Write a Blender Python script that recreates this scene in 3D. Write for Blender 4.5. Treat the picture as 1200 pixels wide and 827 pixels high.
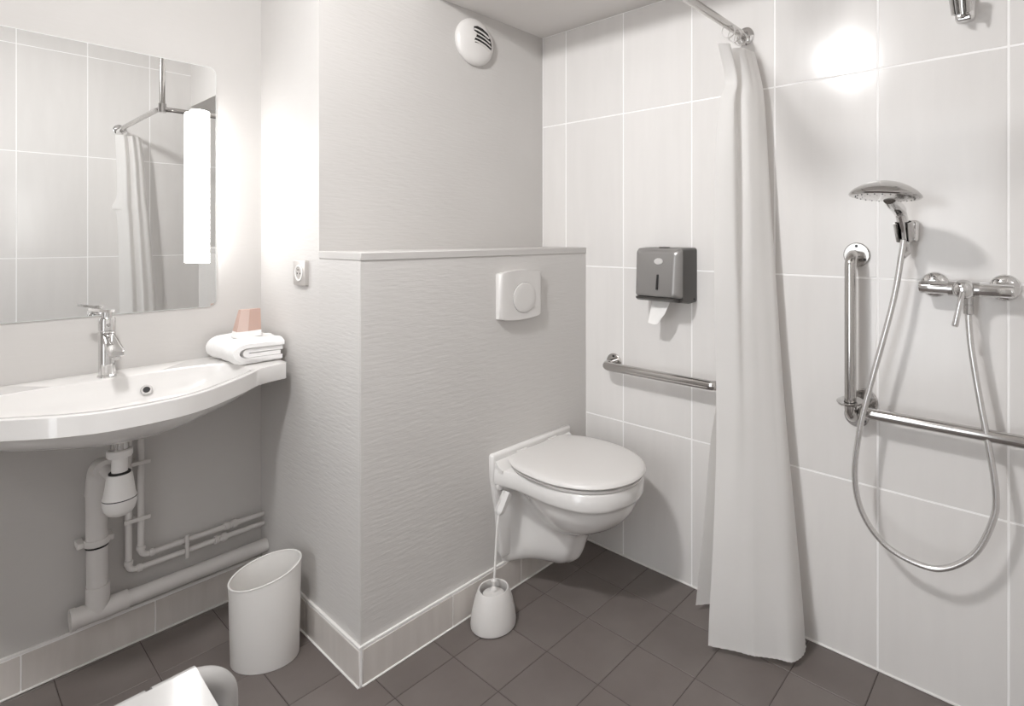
import bpy, bmesh, math, random
from mathutils import Vector, Matrix

for _o in list(bpy.data.objects):
    bpy.data.objects.remove(_o)
sc = bpy.context.scene
COL = sc.collection
rnd = random.Random(7)

# ------------------------------------------------------------------ camera
cd = bpy.data.cameras.new('camera')
cd.sensor_width = 36.0
cd.lens = 654.125 / 1200 * 36
cd.shift_x = (600 - 688.29) / 1200
cd.shift_y = -(413.5 - 277.68) / 1200
cd.clip_start = 0.02
cam = bpy.data.objects.new('camera', cd)
COL.objects.link(cam)
cam.location = (0, 0, 1.2424)
cam.rotation_euler = (math.pi / 2, 0, -0.8778)
sc.camera = cam

# ------------------------------------------------------------------ world, exposure
w = bpy.data.worlds.new('world')
sc.world = w
w.use_nodes = True
w.node_tree.nodes['Background'].inputs[0].default_value = (.95, .975, 1, 1)
w.node_tree.nodes['Background'].inputs[1].default_value = 3.4      # added fill daylight through the unseen doorway behind and left of the camera
sc.view_settings.view_transform = 'Standard'
sc.view_settings.look = 'None'
sc.view_settings.gamma = 1
sc.view_settings.use_curve_mapping = False
sc.view_settings.exposure = 0.05
sc.cycles.max_bounces = 18
sc.cycles.diffuse_bounces = 14
sc.cycles.glossy_bounces = 6
sc.cycles.use_denoising = True
sc.cycles.sample_clamp_indirect = 6
LAMP_CEILING = 310.0        # emission of the shallow opal ceiling lamp (radius 8.5 cm)
LAMP_MIRROR = 14.0          # emission of the tube beside the mirror

# ------------------------------------------------------------------ materials
def mat(name, color, rough=0.5, metal=0.0, spec=0.5, coat=0.0, emis=None, trans=0.0):
    m = bpy.data.materials.new(name)
    m.use_nodes = True
    b = m.node_tree.nodes['Principled BSDF']
    b.inputs['Base Color'].default_value = (*color, 1)
    b.inputs['Roughness'].default_value = rough
    b.inputs['Metallic'].default_value = metal
    b.inputs['Specular IOR Level'].default_value = spec
    b.inputs['Coat Weight'].default_value = coat
    b.inputs['Coat Roughness'].default_value = 0.05
    b.inputs['Transmission Weight'].default_value = trans
    if emis:
        b.inputs['Emission Color'].default_value = (*emis[0], 1)
        b.inputs['Emission Strength'].default_value = emis[1]
    return m

def nodes(m):
    return m.node_tree.nodes, m.node_tree.links, m.node_tree.nodes['Principled BSDF']

def grain(m, c1, c2, scale, stretch=(1, 1, 1), bump=0.0, dist=0.002, detail=4, rough=None, per_piece=0.0, bscale=None, bstretch=None):
    """colour varied by a stretched noise, with bump from a second noise; per_piece shifts value by object"""
    n, l, b = nodes(m)
    tc = n.new('ShaderNodeTexCoord')
    oi = n.new('ShaderNodeObjectInfo')
    add = n.new('ShaderNodeVectorMath'); add.operation = 'ADD'
    sca = n.new('ShaderNodeVectorMath'); sca.operation = 'SCALE'
    comb = n.new('ShaderNodeCombineXYZ')
    for i in range(3):
        l.new(oi.outputs['Random'], comb.inputs[i])
    l.new(comb.outputs[0], sca.inputs[0]); sca.inputs[3].default_value = 17.0
    l.new(tc.outputs['Object'], add.inputs[0]); l.new(sca.outputs[0], add.inputs[1])
    def noise(s, st, det):
        mp = n.new('ShaderNodeMapping'); mp.inputs['Scale'].default_value = st
        nz = n.new('ShaderNodeTexNoise'); nz.inputs['Scale'].default_value = s; nz.inputs['Detail'].default_value = det
        l.new(add.outputs[0], mp.inputs[0]); l.new(mp.outputs[0], nz.inputs['Vector'])
        return nz
    nz = noise(scale, stretch, detail)
    mr = n.new('ShaderNodeMapRange'); mr.inputs[1].default_value = 0.3; mr.inputs[2].default_value = 0.7
    l.new(nz.outputs[0], mr.inputs[0])
    mx = n.new('ShaderNodeMix'); mx.data_type = 'RGBA'
    mx.inputs[6].default_value = (*c1, 1); mx.inputs[7].default_value = (*c2, 1)
    l.new(mr.outputs[0], mx.inputs[0])
    out = mx.outputs[2]
    if per_piece:
        hs = n.new('ShaderNodeHueSaturation')
        m2 = n.new('ShaderNodeMapRange'); m2.inputs[3].default_value = 1 - per_piece; m2.inputs[4].default_value = 1 + per_piece
        l.new(oi.outputs['Random'], m2.inputs[0]); l.new(m2.outputs[0], hs.inputs['Value'])
        l.new(out, hs.inputs['Color']); out = hs.outputs[0]
    l.new(out, b.inputs['Base Color'])
    if rough:
        m3 = n.new('ShaderNodeMapRange'); m3.inputs[3].default_value = rough[0]; m3.inputs[4].default_value = rough[1]
        l.new(nz.outputs[0], m3.inputs[0]); l.new(m3.outputs[0], b.inputs['Roughness'])
    if bump:
        bz = noise(bscale or scale, bstretch or stretch, 3)
        bp = n.new('ShaderNodeBump'); bp.inputs['Strength'].default_value = bump; bp.inputs['Distance'].default_value = dist
        l.new(bz.outputs[0], bp.inputs['Height']); l.new(bp.outputs[0], b.inputs['Normal'])
    return m

M = {}
M['paint'] = grain(mat('wall_paint', (.70, .68, .665), .6, spec=.3), (.56, .545, .53), (.578, .563, .549), 4, bump=.18, dist=.002, bscale=60, bstretch=(.35, .35, 1.6))
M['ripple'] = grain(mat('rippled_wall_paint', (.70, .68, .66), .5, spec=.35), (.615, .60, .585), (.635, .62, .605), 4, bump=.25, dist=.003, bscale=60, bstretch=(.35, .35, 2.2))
M['ripple_shaded'] = grain(mat('rippled_wall_paint_shaded', (.57, .555, .54), .5, spec=.35), (.56, .545, .53), (.58, .565, .55), 4, bump=.25, dist=.003, bscale=60, bstretch=(.35, .35, 2.2))  # boxing paint darkened: dimmer light on the upper wall put into the colour
M['ceiling'] = grain(mat('ceiling_paint', (.74, .72, .70), .8, spec=.2), (.74, .72, .70), (.76, .74, .725), 3)
M['tile'] = grain(mat('wall_tile_glaze', (.7, .68, .66), .3), (.735, .719, .705), (.76, .744, .73), 6, (4, 4, .6), bump=.03, dist=.001, rough=(.13, .18), per_piece=.02, bscale=28, bstretch=(1.5, 1.5, .6))
M['skirt'] = grain(mat('skirting_tile_glaze', (.6, .57, .54), .35), (.60, .565, .535), (.66, .625, .595), 9, (4, 4, .5), rough=(.3, .42), per_piece=.03)
M['grout'] = mat('white_grout', (.93, .925, .92), .8, spec=.2)
M['caulk'] = mat('white_sealant', (.84, .83, .81), .45)
M['floor_tile'] = grain(mat('floor_tile_stoneware', (.12, .108, .102), .5), (.150, .128, .119), (.182, .160, .150), 7, (1, 1, 1), bump=.12, dist=.0015, rough=(.38, .55), per_piece=.06, bscale=45)
M['floor_grout'] = mat('dark_floor_grout', (.09, .077, .07), .9, spec=.2)
M['ceramic'] = mat('white_glazed_ceramic', (.76, .748, .735), .12, coat=.6)
M['plastic'] = mat('white_plastic', (.72, .705, .69), .3)
M['gloss_plastic'] = mat('glossy_white_plastic', (.47, .462, .455), .18, coat=.25)
M['bin'] = mat('bin_plastic', (.80, .785, .765), .32)
M['chrome'] = mat('chrome', (.73, .725, .72), .06, 1.0)
M['steel'] = mat('polished_steel', (.57, .555, .54), .14, 1.0)
M['satin'] = mat('satin_hose_metal', (.72, .71, .70), .24, .92)
M['dark_chrome'] = mat('worn_chrome', (.55, .54, .53), .14, 1.0)
M['black'] = mat('black_void', (.012, .011, .011), .5)
M['pipe'] = mat('painted_pipe', (.67, .65, .635), .5, spec=.35)
M['trap'] = mat('trap_plastic', (.80, .785, .77), .28)
M['disp_front'] = mat('smoked_grey_plastic', (.30, .292, .285), .26, .4)
M['disp_back'] = mat('dark_grey_plastic', (.07, .066, .062), .35)
M['badge'] = mat('pale_oval_badge', (.55, .54, .53), .35)
M['paper'] = mat('paper', (.86, .85, .835), .85, spec=.1)
M['towel'] = grain(mat('towel_terry', (.88, .875, .87), .95, spec=.1), (.87, .865, .86), (.9, .895, .89), 60, bump=.5, dist=.0025, bscale=330)
M['pink'] = mat('pink_card', (.52, .36, .305), .45)
M['pink_pale'] = mat('pale_pink_card', (.60, .46, .41), .45)
M['white_card'] = mat('white_card', (.88, .87, .86), .5)
M['socket'] = mat('grey_metal_plate', (.50, .475, .455), .4, .25)
M['door'] = mat('door_laminate', (.55, .52, .49), .5)
M['lamp_on'] = mat('lamp_opal_lit', (.9, .9, .9), .4, emis=((1.0, .99, .985), LAMP_CEILING))
M['tube_on'] = mat('mirror_lamp_lit', (.9, .9, .9), .4, emis=((1.0, .985, .97), LAMP_MIRROR))
M['rubber'] = mat('grey_rubber', (.1, .1, .1), .8)
M['mirror'] = mat('mirror_silver', (.80, .805, .80), .0, 1.0)
M['mirror_edge'] = mat('mirror_edge', (.75, .78, .77), .15)
M['clear'] = mat('clear_plastic_grip', (.88, .87, .86), .12, trans=.2)

# hose: fine spiral ribs
n_, l_, b_ = nodes(M['satin'])
# curtain: translucent cloth with a faint weave
def curtain_material():
    m = grain(mat('curtain_cloth', (.8, .785, .77), .75, spec=.15), (.86, .85, .838), (.88, .87, .86), 6, bump=.15, dist=.002, bscale=14, bstretch=(1, 1, .25))
    n, l, b = nodes(m)
    tr = n.new('ShaderNodeBsdfTranslucent'); tr.inputs[0].default_value = (.88, .87, .85, 1)
    ms = n.new('ShaderNodeMixShader'); ms.inputs[0].default_value = .36
    l.new(b.outputs[0], ms.inputs[1]); l.new(tr.outputs[0], ms.inputs[2])
    l.new(ms.outputs[0], n['Material Output'].inputs[0])
    return m
M['curtain'] = curtain_material()

# ------------------------------------------------------------------ mesh helpers
class MB:
    def __init__(s):
        s.v = []; s.f = []
    def add(s, vs, fs):
        k = len(s.v)
        s.v += [tuple(p) for p in vs]
        s.f += [tuple(i + k for i in f) for f in fs]
        return s
    def frombm(s, bm):
        bm.verts.index_update()
        s.add([v.co[:] for v in bm.verts], [[v.index for v in f.verts] for f in bm.faces])
        bm.free()
        return s
    def box(s, lo, hi, bev=0.0, seg=2):
        bm = bmesh.new()
        bmesh.ops.create_cube(bm, size=1)
        for v in bm.verts:
            v.co = Vector([(lo[i] + hi[i]) / 2 + v.co[i] * (hi[i] - lo[i]) for i in range(3)])
        if bev:
            bmesh.ops.bevel(bm, geom=bm.edges[:], offset=bev, segments=seg, profile=.5, affect='EDGES', clamp_overlap=True)
        return s.frombm(bm)
    def prism(s, poly, frame, depth, bev=0.0, seg=2):
        """poly: 2D points; frame: function (u, v, w) -> xyz; extruded w 0..depth; the far edge bevelled"""
        bm = bmesh.new()
        a = [bm.verts.new(frame(u, v, 0)) for u, v in poly]
        b = [bm.verts.new(frame(u, v, depth)) for u, v in poly]
        n = len(poly)
        bm.faces.new(a[::-1]); top = bm.faces.new(b)
        for i in range(n):
            bm.faces.new((a[i], a[(i + 1) % n], b[(i + 1) % n], b[i]))
        if bev:
            bmesh.ops.bevel(bm, geom=list(top.edges), offset=bev, segments=seg, profile=.5, affect='EDGES', clamp_overlap=True)
        bmesh.ops.recalc_face_normals(bm, faces=bm.faces[:])
        return s.frombm(bm)
    def tube(s, path, r, n=16, cap=True):
        path = [Vector(p) for p in path]
        m = len(path)
        rs = r if isinstance(r, (list, tuple)) else [r] * m
        T = []
        for i in range(m):
            T.append((path[min(i + 1, m - 1)] - path[max(i - 1, 0)]).normalized())
        up = Vector((0, 0, 1)) if abs(T[0].z) < .9 else Vector((1, 0, 0))
        N = (up - T[0] * up.dot(T[0])).normalized()
        vs = []
        for i in range(m):
            N = (N - T[i] * N.dot(T[i])).normalized()
            B = T[i].cross(N)
            for k in range(n):
                a = 2 * math.pi * k / n
                vs.append(path[i] + (N * math.cos(a) + B * math.sin(a)) * rs[i])
        fs = []
        for i in range(m - 1):
            for k in range(n):
                q = (k + 1) % n
                fs.append((i * n + k, i * n + q, (i + 1) * n + q, (i + 1) * n + k))
        if cap:
            fs.append(tuple(range(n))[::-1]); fs.append(tuple((m - 1) * n + k for k in range(n)))
        return s.add(vs, fs)
    def lathe(s, prof, o, axis=(0, 0, 1), n=32, cap=True):
        """prof: (radius, height along axis)"""
        q = Vector((0, 0, 1)).rotation_difference(Vector(axis).normalized())
        o = Vector(o)
        vs = []; fs = []
        for r, h in prof:
            for k in range(n):
                a = 2 * math.pi * k / n
                vs.append(o + q @ Vector((r * math.cos(a), r * math.sin(a), h)))
        for i in range(len(prof) - 1):
            for k in range(n):
                j = (k + 1) % n
                fs.append((i * n + k, i * n + j, (i + 1) * n + j, (i + 1) * n + k))
        if cap:
            fs.append(tuple(range(n))[::-1]); fs.append(tuple((len(prof) - 1) * n + k for k in range(n)))
        return s.add(vs, fs)
    def loft(s, rings, cap0=True, cap1=True):
        n = len(rings[0]); vs = [p for r in rings for p in r]; fs = []
        for i in range(len(rings) - 1):
            for k in range(n):
                j = (k + 1) % n
                fs.append((i * n + k, i * n + j, (i + 1) * n + j, (i + 1) * n + k))
        if cap0: fs.append(tuple(range(n))[::-1])
        if cap1: fs.append(tuple((len(rings) - 1) * n + k for k in range(n)))
        return s.add(vs, fs)
    def torus(s, o, axis, R, r, n=24, k=8):
        q = Vector((0, 0, 1)).rotation_difference(Vector(axis).normalized())
        o = Vector(o); vs = []; fs = []
        for i in range(n):
            a = 2 * math.pi * i / n
            for j in range(k):
                b = 2 * math.pi * j / k
                vs.append(o + q @ Vector(((R + r * math.cos(b)) * math.cos(a), (R + r * math.cos(b)) * math.sin(a), r * math.sin(b))))
        for i in range(n):
            for j in range(k):
                fs.append((i * k + j, ((i + 1) % n) * k + j, ((i + 1) % n) * k + (j + 1) % k, i * k + (j + 1) % k))
        return s.add(vs, fs)

def arcs(pts, r, seg=8):
    """polyline with rounded corners of radius r"""
    pts = [Vector(p) for p in pts]; out = [pts[0]]
    for i in range(1, len(pts) - 1):
        a, b, c = pts[i - 1], pts[i], pts[i + 1]
        d1 = (a - b).normalized(); d2 = (c - b).normalized()
        ang = d1.angle(d2)
        t = min(r / math.tan(ang / 2), (a - b).length * .49, (c - b).length * .49)
        p1 = b + d1 * t; p2 = b + d2 * t
        rr = t * math.tan(ang / 2)
        ctr = b + (d1 + d2).normalized() * (rr / math.sin(ang / 2))
        u = (p1 - ctr); v = (p2 - ctr); tot = u.angle(v)
        ax = u.cross(v).normalized()
        for k in range(seg + 1):
            out.append(ctr + Matrix.Rotation(tot * k / seg, 3, ax) @ u)
    out.append(pts[-1])
    return out

def crom(P, m=8):
    """Catmull-Rom through vectors (or lists of numbers)"""
    P = [Vector(p) for p in P]; out = []
    for i in range(len(P) - 1):
        p0 = P[i - 1] if i else P[0] * 2 - P[1]
        p3 = P[i + 2] if i + 2 < len(P) else P[-1] * 2 - P[-2]
        p1, p2 = P[i], P[i + 1]
        for k in range(m):
            t = k / m
            out.append(.5 * ((2 * p1) + (p2 - p0) * t + (2 * p0 - 5 * p1 + 4 * p2 - p3) * t * t + (3 * p1 - p0 - 3 * p2 + p3) * t ** 3))
    out.append(P[-1].copy())
    return out

def origin(o):
    p = Vector(o.location)
    while o.parent:
        o = o.parent; p += o.location
    return p

def obj(name, mb, m, parent=None, smooth=True, ang=38, loc=None):
    """ONE mesh object from world-space vertices; loc is where its own origin goes"""
    base = origin(parent) if parent else Vector((0, 0, 0))
    loc = Vector(loc) if loc is not None else base
    me = bpy.data.meshes.new(name)
    me.from_pydata([tuple(Vector(v) - loc) for v in mb.v], [], mb.f)
    me.update()
    bm = bmesh.new(); bm.from_mesh(me)
    bmesh.ops.recalc_face_normals(bm, faces=bm.faces[:])
    bm.to_mesh(me); bm.free()
    for x in (m if isinstance(m, (list, tuple)) else [m]):
        me.materials.append(x)
    if smooth:
        me.polygons.foreach_set('use_smooth', [True] * len(me.polygons))
        me.set_sharp_from_angle(angle=math.radians(ang))
    o = bpy.data.objects.new(name, me)
    COL.objects.link(o)
    o.location = loc - base
    if parent: o.parent = parent
    return o

def tag(o, label, cat, group=None):
    o['label'] = label; o['category'] = cat
    if group: o['group'] = group
    return o

def thing(name, label, cat, loc, group=None):
    o = bpy.data.objects.new(name, None)
    o.empty_display_size = .05
    COL.objects.link(o); o.location = loc
    return tag(o, label, cat, group)

def struct(name, mb, m, **k):
    o = obj(name, mb, m, **k)
    o['kind'] = 'structure'
    return o

# ------------------------------------------------------------------ room dimensions
XR, YB, YT, XS, YU = 1.763, 2.168, 1.472, .7885, 1.7207     # tiled wall, basin wall, boxing face, boxing side, upper wall
YF, XE = -.119, -1.05                                        # wall behind the camera, entry wall
ZC, ZS, ZL = 2.45, 2.116, 1.200                              # ceiling, dropped ceiling, ledge
XSOF = 1.183                                                 # edge of dropped ceiling
TH = .012                                                    # tile thickness
T = .1

# ------------------------------------------------------------------ structure
def chamfer_tile(wd, ht, th, c=.0012):
    """front face towards +w; u,v centred; 9 quads"""
    a = [(-wd / 2, -ht / 2), (wd / 2, -ht / 2), (wd / 2, ht / 2), (-wd / 2, ht / 2)]
    b = [(-wd / 2 + c, -ht / 2 + c), (wd / 2 - c, -ht / 2 + c), (wd / 2 - c, ht / 2 - c), (-wd / 2 + c, ht / 2 - c)]
    v = [(x, y, 0) for x, y in a] + [(x, y, th - c) for x, y in a] + [(x, y, th) for x, y in b]
    f = [(8, 9, 10, 11)]
    for i in range(4):
        j = (i + 1) % 4
        f += [(i, j, 4 + j, 4 + i), (4 + i, 4 + j, 8 + j, 8 + i)]
    return v, f

TILES = {}
def tile_piece(name, parent, u0, u1, v0, v1, place, m, th, key):
    """a tile covering the rectangle, its mesh shared with tiles of the same size"""
    wd, ht = round(u1 - u0, 4), round(v1 - v0, 4)
    if wd < .012 or ht < .012: return
    k = (key, wd, ht)
    if k not in TILES:
        v, f = chamfer_tile(wd, ht, th)
        me = bpy.data.meshes.new('tile')
        me.from_pydata([place(0, 0, 0, p) for p in v], [], f)
        bm = bmesh.new(); bm.from_mesh(me)
        bm.faces.ensure_lookup_table()
        bmesh.ops.recalc_face_normals(bm, faces=bm.faces[:])
        nn = Vector(place(0, 0, 0, (0, 0, 1)))
        if bm.faces[0].normal.dot(nn) < 0:
            bmesh.ops.reverse_faces(bm, faces=bm.faces[:])
        bm.to_mesh(me); bm.free()
        me.materials.append(m)
        TILES[k] = me
    o = bpy.data.objects.new(name, TILES[k])
    COL.objects.link(o); o.parent = parent
    o.location = place((u0 + u1) / 2, (v0 + v1) / 2, 1, (0, 0, 0))
    return o

# floor
fl = struct('floor', MB().box((XE - 1.4, YF - T, -.12), (XR, YB, -.0016)), M['floor_grout'], smooth=False)
PX, PY, g = .1925, .1963, .0011
for i in range(-13, 4):
    for j in range(-7, 8):
        x0, y0 = 1.2117 + PX * i, .9675 + PY * j
        a0, a1, b0, b1 = max(x0, XE), min(x0 + PX, XR), max(y0, YF), min(y0 + PY, YB)
        if a1 - a0 < .01 or b1 - b0 < .01: continue
        if a0 > XS and b0 > YT - .03: continue
        if a0 > XS: b1 = min(b1, YT)
        if b0 > YT: a1 = min(a1, XS)
        tile_piece('tile', fl, a0 + g, a1 - g, b0 + g, b1 - g,
                   lambda u, v, k, p: (u + p[0], v + p[1], p[2] - .008 * k), M['floor_tile'], .008, 'floor')

# tiled walls (grout bed 2 mm behind the tile faces)
wr = struct('wall_right', MB().box((XR + .0008, YF - T, 0), (XR + T, YB, ZC)), M['grout'], smooth=False)
wf = struct('wall_front', MB().box((XE - T, YF - T, 0), (XR + .0008, YF - .0008, ZC)), M['grout'], smooth=False)
rows = [0, .5237, 1.1237, 1.7237, 2.3237, ZC]
gw = .0023
def right_place(u, v, k, p): return ((XR + TH) * k - p[2], u - p[0] if k == 0 else u, v + p[1])
def front_place(u, v, k, p): return (u + p[0], (YF - TH) * k + p[2], v + p[1])
for r in range(5):
    z0, z1 = rows[r], min(rows[r + 1], ZS if r < 4 else ZC)
    for i in range(-3, 8):
        y1 = 1.5821 - .3 * i + .3; y0 = y1 - .3
        a, b = max(y0, YF), min(y1, YU)
        if b - a < .02 or z1 - z0 < .02 or r == 4: continue
        if b > YT and z1 < ZL - .1: b = min(b, YT)
        tile_piece('tile', wr, a + gw, b - gw, z0 + gw, z1 - gw, right_place, M['tile'], TH, 'right')
    for i in range(-6, 6):
        x0 = .3611 + .3 * i; x1 = x0 + .3
        zt = rows[r + 1]
        a, b = max(x0, XE), min(x1, XR)
        if x0 > XSOF - .05: zt = min(zt, ZS)
        if b - a < .02 or zt - z0 < .02: continue
        tile_piece('tile', wf, a + gw, b - gw, z0 + gw, zt - gw, front_place, M['tile'], TH, 'front')
obj('sealant_bead', MB().box((XR - .005, YF, 0), (XR + .003, YT, .006), .002, 1), M['caulk'], wr)
obj('sealant_bead', MB().box((XE, YF - .003, 0), (XR, YF + .005, .006), .002, 1), M['caulk'], wf)

# painted walls
wl = struct('wall_left', MB().box((XE - T, YB, 0), (XS + .02, YB + T, ZC)), M['paint'], smooth=False)
wb = struct('wall_back', MB().box((XS, YU, 0), (XR, YB, ZC)), [M['ripple_shaded'], M['ripple']], smooth=False)
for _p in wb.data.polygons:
    _p.material_index = 1 if _p.normal.x < -.5 else 0      # one paint throughout; the back face is coloured darker for its weaker light
wm = struct('wall_middle', MB().box((XS, YT, 0), (XR + .002, YU, ZL - .024)), M['ripple'], smooth=False)
we = struct('wall_entry', MB().box((XE - T, YF - .002, 0), (XE, .30, ZC)).box((XE - T, 1.23, 0), (XE, YB, ZC)).box((XE - T, .30, 2.05), (XE, 1.23, ZC)), M['paint'], smooth=False)
tr = struct('trim_1', MB().box((XS - .002, YT - .003, ZL - .024), (XR, YU, ZL), .0025, 1), M['paint'])
ce = struct('ceiling', MB().box((XE - T, YF - T, ZC), (XR + T, YB + T, ZC + .1)), M['ceiling'], smooth=False)
so = obj('soffit', MB().box((XSOF, YF, ZS), (XR, YU, ZC)), M['ceiling'], ce, smooth=False)

# skirting tiles: bedded in white sealant, pieces are parts
SK, SH = .009, .106
def skirting(name, axis, p0, p1, face, sgn, joints):
    """axis 'x' or 'y' run p0..p1 on plane face; sgn the side it projects to"""
    def bx(a, b, z0, z1, d, bev):
        e = face + sgn * d
        lo, hi = min(face, e), max(face, e)
        if axis == 'x': return MB().box((a, lo, z0), (b, hi, z1), bev, 1)
        return MB().box((lo, a, z0), (hi, b, z1), bev, 1)
    root = struct(name, bx(p0, p1, 0, SH, SK - .002, 0), M['grout'], smooth=False)
    js = [p0] + sorted(joints) + [p1]
    for a, b in zip(js[:-1], js[1:]):
        mbx = bx(a + .0015, b - .0015, .004, SH - .004, SK, .0012)
        obj('tile', mbx, M['skirt'], root)
    def wedge(z0, z1, d):
        return bx(p0, p1, z0, z1, d, .0015)
    obj('sealant_bead', wedge(SH - .002, SH + .006, SK - .001), M['caulk'], root)
    obj('sealant_bead', wedge(0, .005, SK + .004), M['caulk'], root)
    return root
skirting('baseboard_left', 'x', XE, XS, YB, -1, [.184 - .3 * k for k in range(0, 4)] + [.481])
skirting('baseboard_side', 'y', YT - SK, YB - SK, XS, -1, [1.795, 2.09])
skirting('baseboard_middle', 'x', XS, XR, YT, -1, [1.094, 1.391, 1.69])

# unseen entry doorway: the door is set open to admit the added fill daylight
dq = lambda u: (XE - T - .02 - u)
d1 = struct('door_1', MB().box((dq(.92), .285, .008), (dq(0), .325, 2.04), .003, 1), M['door'])
for x0, y0, y1, z0, z1 in ((0, .28, .30, 0, 2.07), (0, 1.23, 1.25, 0, 2.07), (0, .30, 1.23, 2.05, 2.07)):
    obj('door_frame', MB().box((XE - T - .005, y0, z0), (XE + .012, y1, z1), .002, 1), M['door'], d1)
obj('door_handle', MB().tube(arcs([(dq(.86), .325, 1.03), (dq(.86), .375, 1.03), (dq(.73), .375, 1.03)], .015), .009), M['steel'], d1)

# ------------------------------------------------------------------ lamps
LX, LY = .03, .94
LAX = (-.58, -.06, .81)          # the lamp head is turned towards the tiled wall
cl = thing('ceiling_light', 'round opal lamp hanging from the ceiling in front of the washbasin', 'lamp', (LX, LY, ZC))
obj('base_plate', MB().lathe([(.09, 0), (.09, -.02), (.07, -.035), (.035, -.04), (.012, -.05), (.012, -.13)], (LX - .012, LY, ZC)), M['plastic'], cl)
R0 = .085
obj('diffuser', MB().lathe([(max(R0 * math.sin(t * math.pi / 16), .0008), -.042 * math.cos(t * math.pi / 16)) for t in range(0, 9)], (LX, LY, 2.285), LAX, n=32), M['lamp_on'], cl)
obj('shade_rim', MB().lathe([(.012, .04), (.088, .022), (.090, .012), (.090, 0), (.086, 0)], (LX, LY, 2.285), LAX, n=32, cap=False), M['plastic'], cl)

ml = thing('mirror_lamp', 'lit white upright strip lamp on the right edge of the mirror', 'lamp', (.593, YB - .006, 1.158))
obj('housing', MB().box((.573, YB - .022, 1.165), (.613, YB - .0065, 1.65), .003), M['plastic'], ml)
poly = [(-.026, 0)] + [(-.026 * math.cos(t), .022 + .016 * math.sin(t)) for t in [k * math.pi / 10 for k in range(11)]] + [(.026, 0)]
obj('diffuser', MB().prism(poly, lambda u, v, q: (.593 + u, YB - .0225 - v * .75, 1.158 + q), .497, .006), M['tube_on'], ml)

# ------------------------------------------------------------------ mirror
mr = thing('mirror', 'frameless wall mirror with rounded corners above the washbasin', 'mirror', (.348, YB, 1.011))
def rrect(w_, h_, r, seg=6):
    p = []
    for cx_, cy_, a0 in ((w_ / 2 - r, h_ / 2 - r, 0), (-w_ / 2 + r, h_ / 2 - r, 90), (-w_ / 2 + r, -h_ / 2 + r, 180), (w_ / 2 - r, -h_ / 2 + r, 270)):
        for k in range(seg + 1):
            a = math.radians(a0 + 90 * k / seg)
            p.append((cx_ + r * math.cos(a), cy_ + r * math.sin(a)))
    return p
mp_ = rrect(.6, .8, .022)
obj('mirror_back', MB().prism(mp_, lambda u, v, q: (.348 + u, YB - .0002 - q, 1.41 + v), .0042, .0), M['mirror_edge'], mr, smooth=False)
mp2 = rrect(.597, .797, .021)
gl = MB().add([(.348 + u, YB - .0049, 1.41 + v) for u, v in mp2] + [(.348 + u, YB - .0045, 1.41 + v) for u, v in mp2],
              [tuple(range(len(mp2)))] + [tuple(range(len(mp2), 2 * len(mp2)))[::-1]] + [(i, (i + 1) % len(mp2), len(mp2) + (i + 1) % len(mp2), len(mp2) + i) for i in range(len(mp2))])
obj('mirror_glass', gl, M['mirror'], mr, smooth=False)

# ------------------------------------------------------------------ washbasin
BX = .352
wbn = thing('wash_basin', 'wide white ceramic wall washbasin with curved front and side shelves', 'washbasin', (BX, YB, .79))
half = [(0, 1.664), (.06, 1.668), (.10, 1.68), (.15, 1.706), (.20, 1.745), (.245, 1.782), (.28, 1.815), (.302, 1.838), (.318, 1.853), (.335, 1.862), (.36, 1.868), (.398, 1.874), (.408, 1.88), (.412, 1.892)]
hp = [half[0]] + [p for p in half[1:]]
outline = [(BX + dx, y) for dx, y in hp] + [(BX + .412, YB - .0005), (BX - .412, YB - .0005)] + [(BX - dx, y) for dx, y in reversed(hp[1:])]
CX, CY = BX, 1.92
def ray_out(a, poly):
    d = Vector((math.cos(a), math.sin(a))); best = 0
    for i in range(len(poly)):
        p, q = Vector(poly[i]), Vector(poly[(i + 1) % len(poly)])
        e = q - p; den = d.x * e.y - d.y * e.x
        if abs(den) < 1e-9: continue
        ap = p - Vector((CX, CY))
        t = (ap.x * e.y - ap.y * e.x) / den; s_ = (ap.x * d.y - ap.y * d.x) / den
        if t > 0 and -1e-6 <= s_ <= 1 + 1e-6: best = max(best, t)
    return best
angs = [2 * math.pi * k / 120 for k in range(120)]
for cxx, cyy in [outline[13], outline[14], outline[15], outline[16]]:    # keep the back corners exact
    a = math.atan2(cyy - CY, cxx - CX) % (2 * math.pi)
    k = min(range(120), key=lambda q: abs(angs[q] - a)); angs[k] = a
angs.sort()
inner_poly = []
for k in range(200):
    t = 2 * math.pi * k / 200
    cx_, sy = math.cos(t), math.sin(t)
    e = .5
    u = .300 * abs(cx_) ** e * (1 if cx_ > 0 else -1)
    v = abs(sy) ** (.6 if sy > 0 else .85)
    yy = 1.915 + (v * .138 if sy > 0 else -v * .228)
    inner_poly.append((BX + u * (1 if sy > 0 else 1), yy))
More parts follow.
